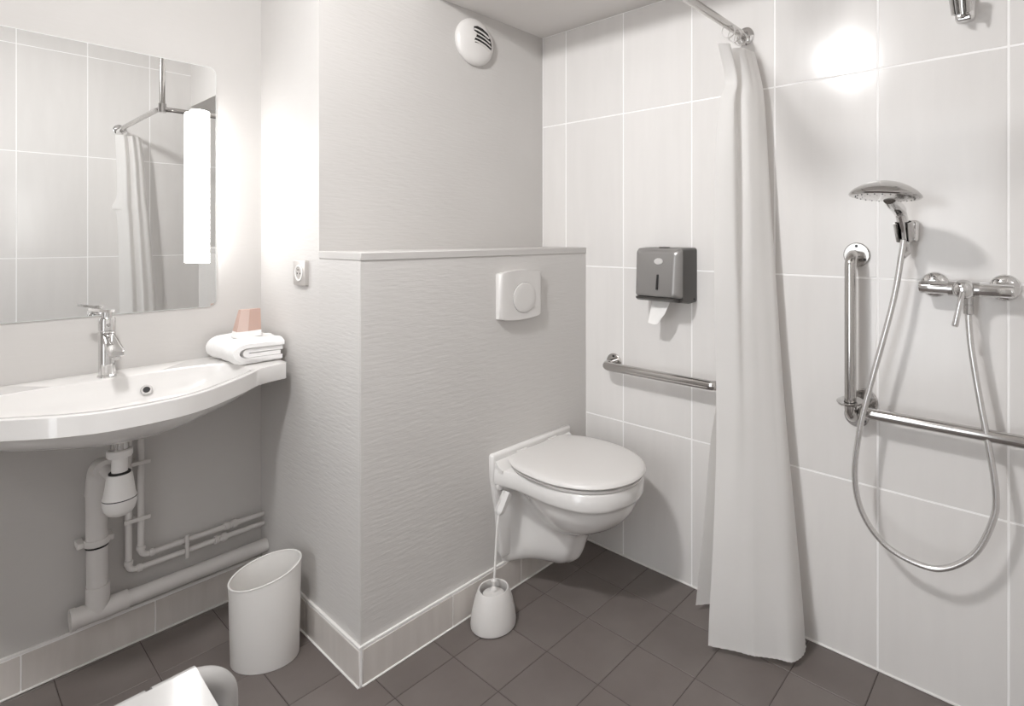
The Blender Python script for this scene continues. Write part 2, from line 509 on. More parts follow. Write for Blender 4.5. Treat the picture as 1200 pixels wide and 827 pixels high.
# keep the inner rim 22 mm inside the front outline
def ring(rad, z):
    return [(CX + rad[i] * math.cos(a), CY + rad[i] * math.sin(a), z if not callable(z) else z(i)) for i, a in enumerate(angs)]
RO = [ray_out(a, outline) for a in angs]
RI = [min(ray_out(a, inner_poly), ro - .024 if math.sin(a) < .35 else 9) for a, ro in zip(angs, RO)]
bowl = MB()
ZB = .842
under = []
for i, a in enumerate(angs):
    under.append(min(RO[i] - .012, RI[i] + .015))
bowl.loft([ring([.03 for _ in angs], .717), ring([u * .40 for u in under], .720), ring([u * .62 for u in under], .732), ring([u * .80 for u in under], .752), ring([u * .92 for u in under], .773), ring([u * .97 for u in under], .792),
           ring([r - .002 for r in RO], .792), ring(RO, .794), ring(RO, ZB - .003), ring([r - .003 for r in RO], ZB),
           ring([r + .006 for r in RI], ZB), ring(RI, ZB - .003), ring([r * .975 for r in RI], ZB - .02), ring([r * .92 for r in RI], ZB - .05), ring([r * .80 for r in RI], ZB - .073), ring([r * .5 for r in RI], ZB - .085), ring([r * .12 for r in RI], ZB - .09)], True, True)
obj('basin_body', bowl, M['ceramic'], wbn, ang=32)
ovp, ovn = Vector((.432, 2.0335, .796)), Vector((-.12, -.80, .33)).normalized()
ovr = obj('overflow_ring', MB().lathe([(.0085, -.004), (.0085, .003), (.0125, .003), (.0145, .0005), (.0145, -.004)], ovp, ovn, 28), M['chrome'], wbn)
obj('overflow_hole', MB().lathe([(.0085, -.002), (.0085, .0012)], ovp, ovn, 24), M['black'], ovr)
obj('drain_plug', MB().lathe([(.03, 0), (.03, .004), (.02, .007)], (BX, 1.915, .7525), n=28), M['chrome'], wbn)

# ------------------------------------------------------------------ basin tap
FX, FY = .352, 2.085
tp = thing('basin_tap', 'chrome single lever tap standing on the back of the washbasin', 'tap', (FX, FY, ZB))
obj('tap_body', MB().lathe([(.022, 0), (.022, .005), (.0195, .007), (.0195, .128), (.0185, .131)], (FX, FY, ZB), n=36), M['chrome'], tp)
obj('tap_cap', MB().lathe([(.0185, .1325), (.0198, .134), (.0198, .165), (.017, .17)], (FX, FY, ZB), n=36), M['chrome'], tp)
sp = MB()
def spr(y, z, wx, hz):
    return [(FX + wx * sx, y, z + hz * sz) for sx, sz in ((-1, -1), (-.6, -1.25), (.6, -1.25), (1, -1), (1, 1), (.6, 1.25), (-.6, 1.25), (-1, 1))]
sp.loft([spr(FY - .012, ZB + .116, .013, .011), spr(FY - .05, ZB + .105, .014, .010), spr(FY - .09, ZB + .092, .0155, .009), spr(FY - .125, ZB + .083, .0155, .0075), spr(FY - .131, ZB + .083, .013, .005)])
obj('spout', sp, M['chrome'], tp, ang=50)
obj('aerator', MB().lathe([(.0095, 0), (.0095, -.01), (.008, -.012)], (FX, FY - .114, ZB + .077), n=20), M['dark_chrome'], tp)
lv = MB().tube([(FX, FY, ZB + .17), (FX, FY, ZB + .186)], .012)
obj('lever_neck', lv, M['chrome'], tp)
lp = MB()
def lvr(x, wz, y, z): return [(x, y + wz, z - .0035), (x, y - wz, z - .0035), (x, y - wz * .8, z + .0035), (x, y + wz * .8, z + .0035)]
lp.loft([lvr(FX + .016, .012, FY, ZB + .188), lvr(FX - .005, .015, FY, ZB + .189), lvr(FX - .03, .011, FY, ZB + .194), lvr(FX - .042, .009, FY, ZB + .197)])
obj('lever', lp, M['chrome'], tp)
obj('temperature_button', MB().lathe([(.005, 0), (.005, .003), (.003, .004)], (FX, FY - .0195, ZB + .15), (0, -1, 0), 16), M['dark_chrome'], tp)

# ------------------------------------------------------------------ folded towel and the small pack on it
tw = thing('folded_towel', 'thick folded white towel on the right shelf of the washbasin', 'towel', (.69, 2.03, ZB))
def towel_layer(mid, dx, half_gap, thick, y0, y1, sk, xr, name):
    """one U-turn of cloth, open to +x, extruded along y with a little slant"""
    pts = []
    xr2 = xr
    c = Vector((dx, mid))
    for k in range(5): pts.append((xr2 - (xr2 - dx) * k / 5, mid + half_gap, 1))
    for k in range(13):
        a = math.pi / 2 + math.pi * k / 12
        pts.append((dx + half_gap * 1.05 * math.cos(a), mid + half_gap * math.sin(a), 1))
    for k in range(1, 6): pts.append((dx + (xr2 - dx - .006) * k / 5, mid - half_gap, 1))
    n = len(pts); t = thick / 2
    out = []; inn = []
    for i in range(n):
        p = Vector(pts[i][:2]); q0 = Vector(pts[max(i - 1, 0)][:2]); q1 = Vector(pts[min(i + 1, n - 1)][:2])
        d = (q1 - q0).normalized(); nn = Vector((-d.y, d.x))
        out.append(p - nn * t); inn.append(p + nn * t)
    loop = out + inn[::-1]
    rings = []
    m = 14
    for j in range(m + 1):
        s_ = j / m; y = y0 + (y1 - y0) * s_
        rr = []
        for (x, z) in loop:
            edge = 1 - .25 * (max(0, 1 - s_ * 9) ** 2)
            zz = mid + (z - mid) * edge
            zz += .0025 * math.sin(x * 60 + mid * 40) * math.sin(s_ * 3.1) + .0015 * math.sin(s_ * 17 + x * 31)
            rr.append((x + sk * s_ + .003 * math.sin(s_ * 7 + mid * 90), y + .004 * math.sin(x * 45 + mid * 200), zz))
        rings.append(rr)
    return MB().loft(rings)
obj('outer_fold', towel_layer(ZB + .0375, .662, .0285, .0165, 1.925, 2.135, -.012, .772, 'a'), M['towel'], tw, ang=60)
obj('inner_fold', towel_layer(ZB + .036, .670, .0098, .0168, 1.931, 2.13, -.010, .769, 'b'), M['towel'], tw, ang=60)

pk = thing('soap_carton', 'small tapered pink carton with a white base on the folded towel', 'carton', (.694, 2.03, .9165))
KX, KY, KZ = .694, 2.03, .9175
def frus(z0, z1, f):
    r = []
    for z in (z0, z1):
        a = 1 - .23 * (z / .088); wx = .038 * a; sh = .010 * (z / .088)
        wy = .024 * (1 - .6 * z / .088)
        r.append([(KX + sh - wx, KY - wy, KZ + z), (KX + sh - wx * .15, KY - wy - .004 * a, KZ + z), (KX + sh + wx, KY - wy * .9, KZ + z), (KX + sh + wx, KY + wy, KZ + z), (KX + sh - wx, KY + wy, KZ + z)])
    return r
obj('white_base', MB().loft(frus(0, .0195, 0)), M['white_card'], pk, smooth=False)
r = frus(.0195, .088, 0)
obj('pink_panel', MB().loft(r), M['pink'], pk, smooth=False)
q0, q1 = r[0], r[1]
off = Vector((-.0003, -.0006, 0))
lf = [Vector(q0[0]) + off, Vector(q0[1]) + off, Vector(q1[1]) + off, Vector(q1[0]) + off]
lf2 = [v - off * .5 for v in lf]
obj('pale_panel', MB().add(lf + lf2, [(0, 1, 2, 3), (7, 6, 5, 4), (0, 1, 5, 4), (1, 2, 6, 5), (2, 3, 7, 6), (3, 0, 4, 7)]), M['pink_pale'], pk, smooth=False)

# ------------------------------------------------------------------ bottle trap, drain and supply pipes under the basin
bt = thing('bottle_trap', 'white bottle trap hanging under the washbasin on a chrome tail', 'drain trap', (.352, 1.93, .50))
obj('chrome_tail', MB().lathe([(.0205, 0), (.0205, -.058)], (.352, 1.93, .7225), n=28), M['dark_chrome'], bt)
obj('slip_nut', MB().lathe([(.026, 0), (.0285, -.003), (.0285, -.016), (.026, -.02)], (.352, 1.93, .672), n=20), M['trap'], bt)
obj('inlet_tube', MB().lathe([(.0175, 0), (.0175, -.058)], (.352, 1.93, .655), n=28), M['trap'], bt)
obj('inlet_seal', MB().lathe([(.0215, 0), (.024, -.002), (.024, -.006)], (.352, 1.93, .612), n=28), M['black'], bt)
obj('trap_cup', MB().lathe([(.0255, 0), (.0275, -.004), (.031, -.03), (.035, -.058), (.0375, -.064)], (.352, 1.93, .607), n=32), M['trap'], bt)
obj('seam_ring', MB().lathe([(.0372, 0), (.0372, -.003)], (.352, 1.93, .5432), n=32), M['black'], bt)
obj('trap_bottom', MB().lathe([(.0375, 0), (.0375, -.012), (.034, -.028), (.026, -.040), (.014, -.046), (.004, -.047)], (.352, 1.93, .5402), n=32), M['trap'], bt)
obj('outlet_tube', MB().tube([(.352, 1.955, .585), (.347, 2.03, .585), (.345, 2.062, .585)], .0175), M['pipe'], bt)

dp = thing('drain_pipe', 'thick painted waste pipe running down and along the wall beneath washbasin', 'pipe', (.334, 2.118, .14))
VY = 2.118
obj('elbow', MB().tube(arcs([(.345, 2.05, .585), (.341, VY, .585), (.3335, VY, .50)], .036, 10), .0265), M['pipe'], dp)
obj('elbow_collar', MB().lathe([(.0225, -.02), (.029, -.018), (.029, .004), (.0225, .006)], (.345, 2.052, .585), (0, -1, 0), 24), M['pipe'], dp)
obj('vertical_pipe', MB().tube([(.3335, VY, .51), (.337, VY, .19)], .0245, 24), M['pipe'], dp)
obj('pipe_clip', MB().lathe([(.0275, -.009), (.0285, -.007), (.0285, .007), (.0275, .009)], (.335, VY, .366), n=28), M['pipe'], dp)
obj('clip_lug', MB().box((.291, VY - .004, .357), (.309, VY + .04, .373), .002, 1), M['pipe'], dp)
obj('clip_lug', MB().box((.361, VY - .004, .357), (.373, VY + .04, .373), .002, 1), M['pipe'], dp)
obj('dark_gap', MB().lathe([(.0262, 0), (.0262, -.005)], (.335, VY, .356), n=28), M['black'], dp)
obj('tee', MB().tube([(.337, VY, .24), (.337, VY, .165)], .0275, 24).tube([(.287, VY, .165), (.405, VY, .165)], .0275, 24), M['pipe'], dp)
obj('end_cap', MB().lathe([(.0275, 0), (.0305, 0), (.0305, .012), (.020, .012), (.020, .004)], (.289, VY, .165), (-1, 0, 0), 20), M['pipe'], dp)
obj('horizontal_pipe', MB().tube([(.40, VY, .165), (XS - .001, VY, .165)], .0225, 24), M['pipe'], dp)

def supply(label, x, zrun, top, first):
    Y = 2.14
    t = thing('supply_pipe', label, 'pipe', (x, Y, zrun))
    path = arcs([(x - .012, Y - .03, top), (x, Y, top - .08), (x, Y, zrun), (XS - .001, Y, zrun)], .02, 8)
    obj('pipe_run', MB().tube(path, .0085, 14), M['pipe'], t)
    obj('elbow_collar', MB().lathe([(.0085, 0), (.0115, .001), (.0115, .012), (.0085, .013)], (x, Y, zrun + .02), n=16).lathe([(.0085, 0), (.0115, .001), (.0115, .012), (.0085, .013)], (x + .02, Y, zrun), (1, 0, 0), 16), M['pipe'], t)
    cx_ = .665 if first else .635
    obj('coupling', MB().lathe([(.0085, 0), (.013, .001), (.013, .012), (.0105, .014), (.0105, .022), (.0135, .023), (.0135, .036), (.0085, .037)], (cx_, Y, zrun), (1, 0, 0), 12), M['pipe'], t)
    return t
s1 = supply('thin supply pipe nearer the corner, its run the upper of two', .441, .268, .74, True)
s2 = supply('thin supply pipe nearer the trap, its run the lower of two', .411, .234, .74, False)
cp = thing('pipe_bracket', 'small bracket holding both thin pipes where they run along the wall', 'bracket', (.556, 2.13, .25))
obj('strap', MB().box((.551, 2.124, .215), (.561, 2.1305, .288), .0015, 1), M['pipe'], cp)
obj('wall_stud', MB().tube([(.556, 2.131, .251), (.556, YB, .251)], .006), M['pipe'], cp)
for z_, w0, lab in ((.557, 0, 'upper'), (.387, 1, 'lower')):
    cb = thing('pipe_bracket', 'small %s bracket across the two upright thin pipes below the washbasin' % lab, 'bracket', (.426, 2.13, z_))
    obj('strap', MB().box((.398 if w0 else .415, 2.124, z_ - .006), (.462, 2.1305, z_ + .006), .0015, 1), M['pipe'], cb)
    obj('wall_stud', MB().tube([(.426, 2.131, z_), (.426, YB, z_)], .006), M['pipe'], cb)

# ------------------------------------------------------------------ waste bin
bc = Vector((.662, 1.788)); bu = Vector((.70, -.714)); bv = Vector((.714, .70))
bn = thing('waste_bin', 'white oval waste bin with a slanted open top in the corner', 'bin', (bc.x, bc.y, 0))
def bring(sc_, z):
    out = []
    for k in range(64):
        a = 2 * math.pi * k / 64; s_, t_ = math.cos(a), math.sin(a)
        p = bc + bu * (.098 * sc_ * s_) + bv * (.074 * sc_ * t_)
        zz = z if not isinstance(z, tuple) else z[0] + .022 * s_ + .013 * t_
        out.append((p.x, p.y, zz))
    return out
obj('bin_body', MB().loft([bring(.93, 0.001), bring(.945, .004), bring(1.0, (.258,)), bring(.975, (.258,)), bring(.925, .008)]), M['bin'], bn, ang=40)
rim = bring(.9875, (.258,))
obj('bin_rim', MB().tube(rim + [rim[0]], .0026, 8, False), M['bin'], bn)

# ------------------------------------------------------------------ socket
sk = thing('wall_socket', 'square grey metal wall socket beside the mirror', 'socket', (XS, 1.835, 1.129))
fr = lambda u, v, q: (XS - q, 1.835 - u, 1.129 + v)
obj('plate', MB().prism(rrect(.088, .080, .004, 3), fr, .011, .003), M['socket'], sk)
obj('ring', MB().lathe([(.0205, .0112), (.0205, .0135), (.026, .0135), (.0265, .0112)], (XS, 1.835, 1.129), (-1, 0, 0), 32, False), M['white_card'], sk)
obj('well', MB().lathe([(.0205, .0112), (.0205, .0117)], (XS, 1.835, 1.129), (-1, 0, 0), 32), M['socket'], sk)
obj('earth_pin', MB().tube([(XS - .0115, 1.835, 1.139), (XS - .016, 1.835, 1.139)], .0025, 10), M['steel'], sk)
obj('contact_hole', MB().tube([(XS - .0115, 1.845, 1.127), (XS - .0124, 1.845, 1.127)], .0028, 10), M['black'], sk)
obj('contact_hole', MB().tube([(XS - .0115, 1.825, 1.127), (XS - .0124, 1.825, 1.127)], .0028, 10), M['black'], sk)

# ------------------------------------------------------------------ flush plate
fp = thing('flush_plate', 'white flush plate with a round button above the toilet', 'flush plate', (1.381, YT, 1.037))
pl = []
for k in range(13):
    u = -.101 + .202 * k / 12; pl.append((u, .078 + .010 * (1 - (u / .101) ** 2)))
for k in range(13):
    u = .101 - .202 * k / 12; pl.append((u, -.078 - .010 * (1 - (u / .101) ** 2)))
obj('plate', MB().prism(pl, lambda u, v, q: (1.381 + u, YT - q, 1.037 + v), .024, .012, 3), M['plastic'], fp, ang=50)
obj('button_gap', MB().lathe([(.0545, .0235), (.0545, .0243)], (1.391, YT, 1.027), (0, -1, 0), 40), M['rubber'], fp)
obj('button', MB().lathe([(.0535, .023), (.0535, .0262), (.051, .0275), (.03, .0265), (.001, .0258)], (1.391, YT, 1.027), (0, -1, 0), 40), M['plastic'], fp)

# ------------------------------------------------------------------ toilet
TX = 1.45
tl = thing('toilet', 'white wall hung toilet with its lid closed', 'toilet', (TX, YT, .10))
def slice_ring(z, ctl, front, n=22):
    """ctl: (y, half width) from the wall to the front; mirrored ring in the plane z"""
    pts = crom([Vector((y, w_, 0)) for y, w_ in ctl] + [Vector((front + .004, .35 * ctl[-1][1] + .003, 0)), Vector((front, 0, 0))], 8)
    L = [0]
    for i in range(1, len(pts)): L.append(L[-1] + (pts[i] - pts[i - 1]).length)
    out = []
    for k in range(n + 1):
        d = L[-1] * k / n
        j = max(i for i in range(len(L)) if L[i] <= d + 1e-9); j = min(j, len(pts) - 2)
        t = (d - L[j]) / max(L[j + 1] - L[j], 1e-9)
        p = pts[j].lerp(pts[j + 1], min(t, 1)); out.append((p.x, max(p.y, 0)))
    ring_ = [(TX - w_, y, z) for y, w_ in out] + [(TX + w_, y, z) for y, w_ in out[-2::-1]]
    return ring_
YW = YT - .001
band = [((YW, .197), (1.445, .192), (1.38, .178), (1.30, .178), (1.20, .179), (1.10, .155), (1.045, .105)), 1.012]
LV = [
 (.3925, ((YW, .192), (1.445, .178), (1.38, .158), (1.32, .160), (1.21, .165), (1.11, .141), (1.055, .093)), 1.028),
 (.350, ((YW, .185), (1.445, .125), (1.40, .105), (1.34, .125), (1.22, .153), (1.115, .126), (1.066, .08)), 1.042),
 (.308, ((YW, .178), (1.445, .112), (1.40, .088), (1.34, .098), (1.22, .128), (1.135, .103), (1.10, .06)), 1.080),
 (.278, ((YW, .172), (1.445, .108), (1.40, .083), (1.34, .083), (1.24, .100), (1.17, .075), (1.145, .042)), 1.128),
 (.252, ((YW, .168), (1.445, .106), (1.40, .081), (1.34, .076), (1.265, .076), (1.215, .058), (1.205, .034)), 1.190),
 (.215, ((YW, .163), (1.445, .106), (1.40, .080), (1.34, .073), (1.28, .070), (1.235, .054), (1.228, .030)), 1.212),
 (.175, ((YW, .157), (1.445, .108), (1.40, .082), (1.35, .071), (1.295, .066), (1.25, .050), (1.243, .028)), 1.226),
 (.140, ((YW, .150), (1.445, .110), (1.41, .083), (1.36, .065), (1.31, .056), (1.272, .041), (1.264, .024)), 1.248),
 (.113, ((YW, .143), (1.447, .105), (1.42, .075), (1.38, .052), (1.345, .039), (1.312, .028), (1.304, .017)), 1.288),
 (.101, ((YW, .125), (1.45, .085), (1.43, .055), (1.40, .034), (1.375, .022), (1.352, .013), (1.345, .008)), 1.332)]
rings = [slice_ring(z, c, f_) for z, c, f_ in LV]
dense = []
for k in range(len(rings[0])):
    dense.append(crom([rings[i][k] for i in range(len(rings))], 4))
lower = [[tuple(dense[k][i]) for k in range(len(dense))] for i in range(len(dense[0]))]
top = []
for z, inset in ((.455, .004), (.452, 0), (.408, 0), (.400, .003), (.398, .008)):
    c = tuple((y, w_ - inset) for y, w_ in band[0])
    top.append(slice_ring(z, c, band[1] + inset))
obj('bowl', MB().loft(top + lower), M['ceramic'], tl, ang=60)
# wall flange
fpoly = [(-.202, .495), (-.196, .502), (.196, .502), (.202, .495), (.20, .42), (.178, .30), (.165, .16), (.15, .132), (-.15, .132), (-.165, .16), (-.178, .30), (-.20, .42)]
obj('wall_flange', MB().prism(fpoly, lambda u, v, q: (TX + u, YT - .0005 - q, v), .018, .010, 3), M['ceramic'], tl, ang=50)
obj('back_deck', MB().prism([(1.418, .445), (1.418, .4555), (1.436, .463), (1.448, .476), (YT - .002, .487), (YT - .002, .445)], lambda u, v, q: (TX - .190 + q, u, v), .380, .004, 2), M['ceramic'], tl, ang=50)
LID = slice_ring(0, ((1.450, .105), (1.440, .142), (1.365, .180), (1.27, .192), (1.18, .187), (1.09, .152), (1.035, .10)), 1.004, 28)
def lid_ring(z, inset):
    out = []
    for x, y, _ in LID:
        fx, fy = 1 - inset / .19, 1 - inset / .223
        out.append((TX + (x - TX) * fx, 1.227 + (y - 1.227) * fy, z))
    return out
obj('seat', MB().loft([lid_ring(.4575, .012), lid_ring(.459, .006), lid_ring(.466, .004), lid_ring(.4675, .009)]), M['plastic'], tl, ang=60)
obj('seat_gap', MB().loft([lid_ring(.4665, .014), lid_ring(.4722, .014)]), M['rubber'], tl)
obj('lid', MB().loft([lid_ring(z, g_) for z, g_ in ((.4715, .006), (.4725, .002), (.476, -.001), (.482, .002), (.487, .008), (.4905, .022), (.4935, .06), (.4945, .11))]), M['plastic'], tl, ang=60)
for sx in (-1, 1):
    obj('hinge', MB().tube([(TX + sx * .055, 1.442, .484), (TX + sx * .10, 1.442, .484)], .008, 14), M['plastic'], tl)
obj('fixing_cap', MB().lathe([(.013, 0), (.013, .008), (.009, .012)], (TX - .178, YT - .026, .395), (-.3, -1, 0), 18), M['plastic'], tl)

# ------------------------------------------------------------------ toilet brush and its pot
BXX, BYY = 1.187, 1.378
bh = thing('brush_holder', 'white tapered brush pot on the floor beside the toilet', 'brush holder', (BXX, BYY, 0))
obj('pot', MB().lathe([(.066, .001), (.0715, .004), (.0725, .014), (.069, .045), (.060, .085), (.0505, .112), (.0475, .1175), (.044, .1165), (.045, .108), (.055, .07), (.060, .012)], (BXX, BYY, 0), n=40), M['plastic'], bh)
tb = thing('toilet_brush', 'white toilet brush with a clear grip leaning in its pot', 'brush', (BXX, BYY, .02))
a_, b_ = Vector((1.192, 1.383, .108)), Vector((1.238, 1.408, .327))
obj('stem', MB().tube(crom([a_ + Vector((-.002, -.001, -.05)), a_, a_.lerp(b_, .35) + Vector((-.001, 0, 0)), a_.lerp(b_, .8) + Vector((-.004, 0, 0)), b_], 6), .0042, 12), M['plastic'], tb)
obj('collar', MB().lathe([(.004, 0), (.009, .001), (.010, .004), (.007, .009), (.004, .010)], a_.lerp(b_, .09), (b_ - a_), 20), M['plastic'], tb)
obj('splash_disc', MB().lathe([(.030, -.010), (.034, -.006), (.013, 0), (.012, .006), (.004, .012)], a_ + Vector((-.001, -.001, -.004)), (0.1, .05, 1), 28), M['plastic'], tb)
obj('bristle_head', MB().lathe([(.02, -.08), (.032, -.075), (.034, -.03), (.02, -.018), (.005, -.016)], a_ + Vector((-.002, -.001, -.004)), (0, 0, 1), 20), M['plastic'], tb)
c_ = Vector((1.277, 1.413, .378))
obj('grip', MB().tube([b_ - (c_ - b_) * .10, b_, b_.lerp(c_, .1), c_, c_ + (c_ - b_) * .05], [.006, .0135, .0165, .0175, .015], 6), M['clear'], tb, ang=25)

# ------------------------------------------------------------------ paper towel dispenser
ds = thing('towel_dispenser', 'smoked grey paper dispenser on the tiled wall', 'dispenser', (XR, 1.06, 1.0))
def dring(x, y0, y1, z0, z1, r, bulge=0):
    cy, cz, w_, h_ = (y0 + y1) / 2, (z0 + z1) / 2, y1 - y0, z1 - z0
    return [(x, cy + u, cz + v) for u, v in rrect(w_, h_, r, 4)]
obj('back_body', MB().loft([dring(XR - .0005, .961, 1.158, 1.012, 1.205, .010), dring(XR - .045, .961, 1.158, 1.010, 1.205, .010), dring(XR - .088, .967, 1.152, 1.017, 1.203, .012)]), M['disp_back'], ds, ang=30)
def cover(x, y0, y1, z0, z1, r):
    return [(px_ - .020 * (1.19 - pz_) / .15 * min(1, max(0, (XR - .088 - px_) / .03)), py_, pz_) for px_, py_, pz_ in dring(x, y0, y1, z0, z1, r)]
obj('front_cover', MB().loft([cover(XR - .089, .966, 1.153, 1.030, 1.203, .012), cover(XR - .098, .970, 1.150, 1.031, 1.199, .013), cover(XR - .106, .982, 1.138, 1.036, 1.190, .015), cover(XR - .108, .990, 1.130, 1.042, 1.184, .012)]), M['disp_front'], ds, ang=30)
obj('lower_lip', MB().prism([(XR - .088, 1.016), (XR - .112, 1.020), (XR - .122, 1.026), (XR - .124, 1.033), (XR - .088, 1.033)], lambda u, v, q: (u, .981 + q, v), .158, .002, 1), M['disp_back'], ds)
obj('level_window', MB().prism([(XR - .1247, 1.060), (XR - .1178, 1.112), (XR - .114, 1.112), (XR - .120, 1.060)], lambda u, v, q: (u, 1.047 + q, v), .007), M['black'], ds)
obj('oval_badge', MB().add([(XR - .1130 + .00140 * math.sin(a), 1.05 + .0175 * math.cos(a), 1.158 + .0105 * math.sin(a)) for a in [2 * math.pi * k / 28 for k in range(28)]] + [(XR - .110 + .0014 * math.sin(a), 1.05 + .0185 * math.cos(a), 1.158 + .0115 * math.sin(a)) for a in [2 * math.pi * k / 28 for k in range(28)]],
    [tuple(range(28))] + [(i, (i + 1) % 28, 28 + (i + 1) % 28, 28 + i) for i in range(28)]), M['badge'], ds)
obj('key_lock', MB().box((XR - .07, 1.04, 1.2045), (XR - .05, 1.075, 1.2075), .001, 1), M['disp_back'], ds)
obj('screw', MB().lathe([(.004, 0), (.004, .001)], (XR - .02, .9605, 1.025), (0, -1, 0), 12), M['black'], ds)
# the sheet hanging from the slot
sh = MB(); nu, nv = 12, 14; vs = []
for i in range(nv + 1):
    t = i / nv
    for j in range(nu + 1):
        u = j / nu
        y = 1.098 - (.078 - .008 * t) * u + .010 * t
        z = 1.035 - .098 * t - .004 * math.sin(u * 5) * t + (.030 * t * max(0, u - .62) / .38)
        x = XR - .068 - .026 * t + .006 * math.sin(u * 3.2 + t) * t + .016 * t * max(0, u - .6)
        vs.append((x, y, z))
fs = [(i * (nu + 1) + j, i * (nu + 1) + j + 1, (i + 1) * (nu + 1) + j + 1, (i + 1) * (nu + 1) + j) for i in range(nv) for j in range(nu)]
k0 = len(vs); vs2 = [(x + .0006, y, z) for x, y, z in vs]
rimi = [j for j in range(nu + 1)] + [i * (nu + 1) + nu for i in range(1, nv + 1)] + [nv * (nu + 1) + j for j in range(nu - 1, -1, -1)] + [i * (nu + 1) for i in range(nv - 1, 0, -1)]
fs2 = [tuple(q + k0 for q in f[::-1]) for f in fs] + [(rimi[i], rimi[(i + 1) % len(rimi)], rimi[(i + 1) % len(rimi)] + k0, rimi[i] + k0) for i in range(len(rimi))]
tag(obj('paper_sheet', sh.add(vs + vs2, fs + fs2), M['paper'], ang=60), 'white paper sheet hanging out of the grey dispenser', 'paper')

# ------------------------------------------------------------------ grab bars
def flange(name, parent, y, z, m, r=.036, screws=True):
    fo = obj(name, MB().lathe([(r, .0003), (r, .005), (r * .92, .0075), (.0155, .0075), (.0155, .012)], (XR, y, z), (-1, 0, 0), 36), m, parent)
    if screws:
        for k in range(3):
            a = math.pi / 2 + 2 * math.pi * k / 3
            obj('screw', MB().lathe([(.0042, 0), (.0042, .0015), (.002, .0022)], (XR - .0072, y + .026 * math.cos(a), z + .026 * math.sin(a)), (-1, 0, 0), 12), M['black'], fo)
g1 = thing('grab_bar', 'short horizontal steel grab bar on the tiles beside the toilet', 'grab bar', (XR, 1.33, .748))
GX = XR - .07
obj('bar', MB().tube(arcs([(XR - .004, 1.325, .748), (GX, 1.325, .748), (GX, .845, .748), (XR - .004, .845, .748)], .035, 10), .0165, 20), M['steel'], g1)
flange('wall_flange', g1, 1.325, .748, M['steel']); flange('wall_flange', g1, .845, .748, M['steel'])

g2 = thing('shower_grab_rail', 'angled steel grab rail with upright and level bars below the shower head', 'grab rail', (XR, .437, .73))
obj('upright_bar', MB().tube(arcs([(XR - .004, .437, 1.190), (GX, .437, 1.190), (GX, .437, .728), (XR - .004, .437, .728)], .035, 10), .0155, 20), M['steel'], g2)
flange('wall_flange', g2, .437, 1.190, M['steel']); flange('wall_flange', g2, .437, .722, M['steel'], .034)
LVY = .405
obj('level_bar', MB().tube(arcs([(XR - .004, LVY + .01, .752), (GX, LVY + .005, .752), (GX, -.075, .752), (XR - .004, -.075, .752)], .03, 10), .0155, 20), M['steel'], g2)
flange('wall_flange', g2, LVY + .01, .768, M['steel'], .034, False); flange('wall_flange', g2, -.075, .752, M['steel'])
obj('loose_cover_ring', MB().lathe([(.0165, 0), (.033, .002), (.0355, .008), (.034, .009), (.0165, .005)], (GX - .002, .437, .772), (-.12, .06, 1), 36, False), M['dark_chrome'], g2)

# ------------------------------------------------------------------ shower set
def bracket(label, y, z):
    t = thing('shower_bracket', label, 'bracket', (XR, y, z))
    obj('wall_plate', MB().prism(rrect(.044, .062, .010, 4), lambda u, v, q: (XR - q, y - u, z + v), .024, .006), M['chrome'], t, ang=50)
    obj('arm', MB().tube([(XR - .022, y, z - .002), (XR - .050, y + .003, z)], [.015, .013], 16), M['chrome'], t)
    ax = Vector((-.24, .05, .97)).normalized()
    c = Vector((XR - .072, y + .004, z - .004))
    prof_o = [(.0215, -.022), (.0245, .028), (.0195, .029), (.0165, -.023)]
    q = Vector((0, 0, 1)).rotation_difference(ax); vs = []; fs = []; n = 26
    for r_, h in prof_o + [prof_o[0]]:
        for k in range(n + 1):
            a = math.pi + .62 + (2 * math.pi - 1.24) * k / n          # open towards the room
            vs.append(c + q @ Vector((r_ * math.cos(a), r_ * math.sin(a), h)))
    for i in range(4):
        for k in range(n):
            fs.append((i * (n + 1) + k, i * (n + 1) + k + 1, (i + 1) * (n + 1) + k + 1, (i + 1) * (n + 1) + k))
    for e in (0, n):
        fs.append(tuple(i * (n + 1) + e for i in range(4)))
    obj('clip', MB().add(vs, fs), M['dark_chrome'], t)
    return t, c, ax
b1, hc, hax = bracket('chrome wall bracket holding the shower head', .298, 1.258)
bracket('empty chrome shower bracket near the top of the tiled wall', .172, 1.835)

hs = thing('hand_shower', 'chrome hand shower with a broad round head', 'hand shower', tuple(hc))
hd = Vector((XR - .222, .318, 1.345))          # head centre
fn = Vector((-.087, .058, -1)).normalized()      # spray direction
obj('handle', MB().tube(crom([hc - hax * .03, hc + hax * .02, hc + hax * .06 + Vector((-.012, .003, 0)), hd + Vector((.075, -.006, -.018)), hd + Vector((.045, -.003, -.004))], 6), [.0125] * 6 + [.0145] * 6 + [.0165] * 6 + [.017] * 7, 18), M['chrome'], hs)
obj('head_shell', MB().lathe([(.079, .004), (.0825, .001), (.081, -.003), (.072, -.013), (.055, -.024), (.036, -.032), (.018, -.036), (.003, -.037)], hd, fn, 44), M['dark_chrome'], hs)
obj('spray_face', MB().lathe([(.004, .0075), (.05, .0065), (.078, .0045), (.079, .002)], hd, fn, 44), M['steel'], hs)
nz = MB(); qf = Vector((0, 0, 1)).rotation_difference(fn)
for R_, nn in ((.018, 6), (.034, 12), (.050, 18), (.066, 24)):
    for k in range(nn):
        a = 2 * math.pi * k / nn
        nz.lathe([(.0018, 0), (.0014, .0012)], hd + qf @ Vector((R_ * math.cos(a), R_ * math.sin(a), .0055)), fn, 6)
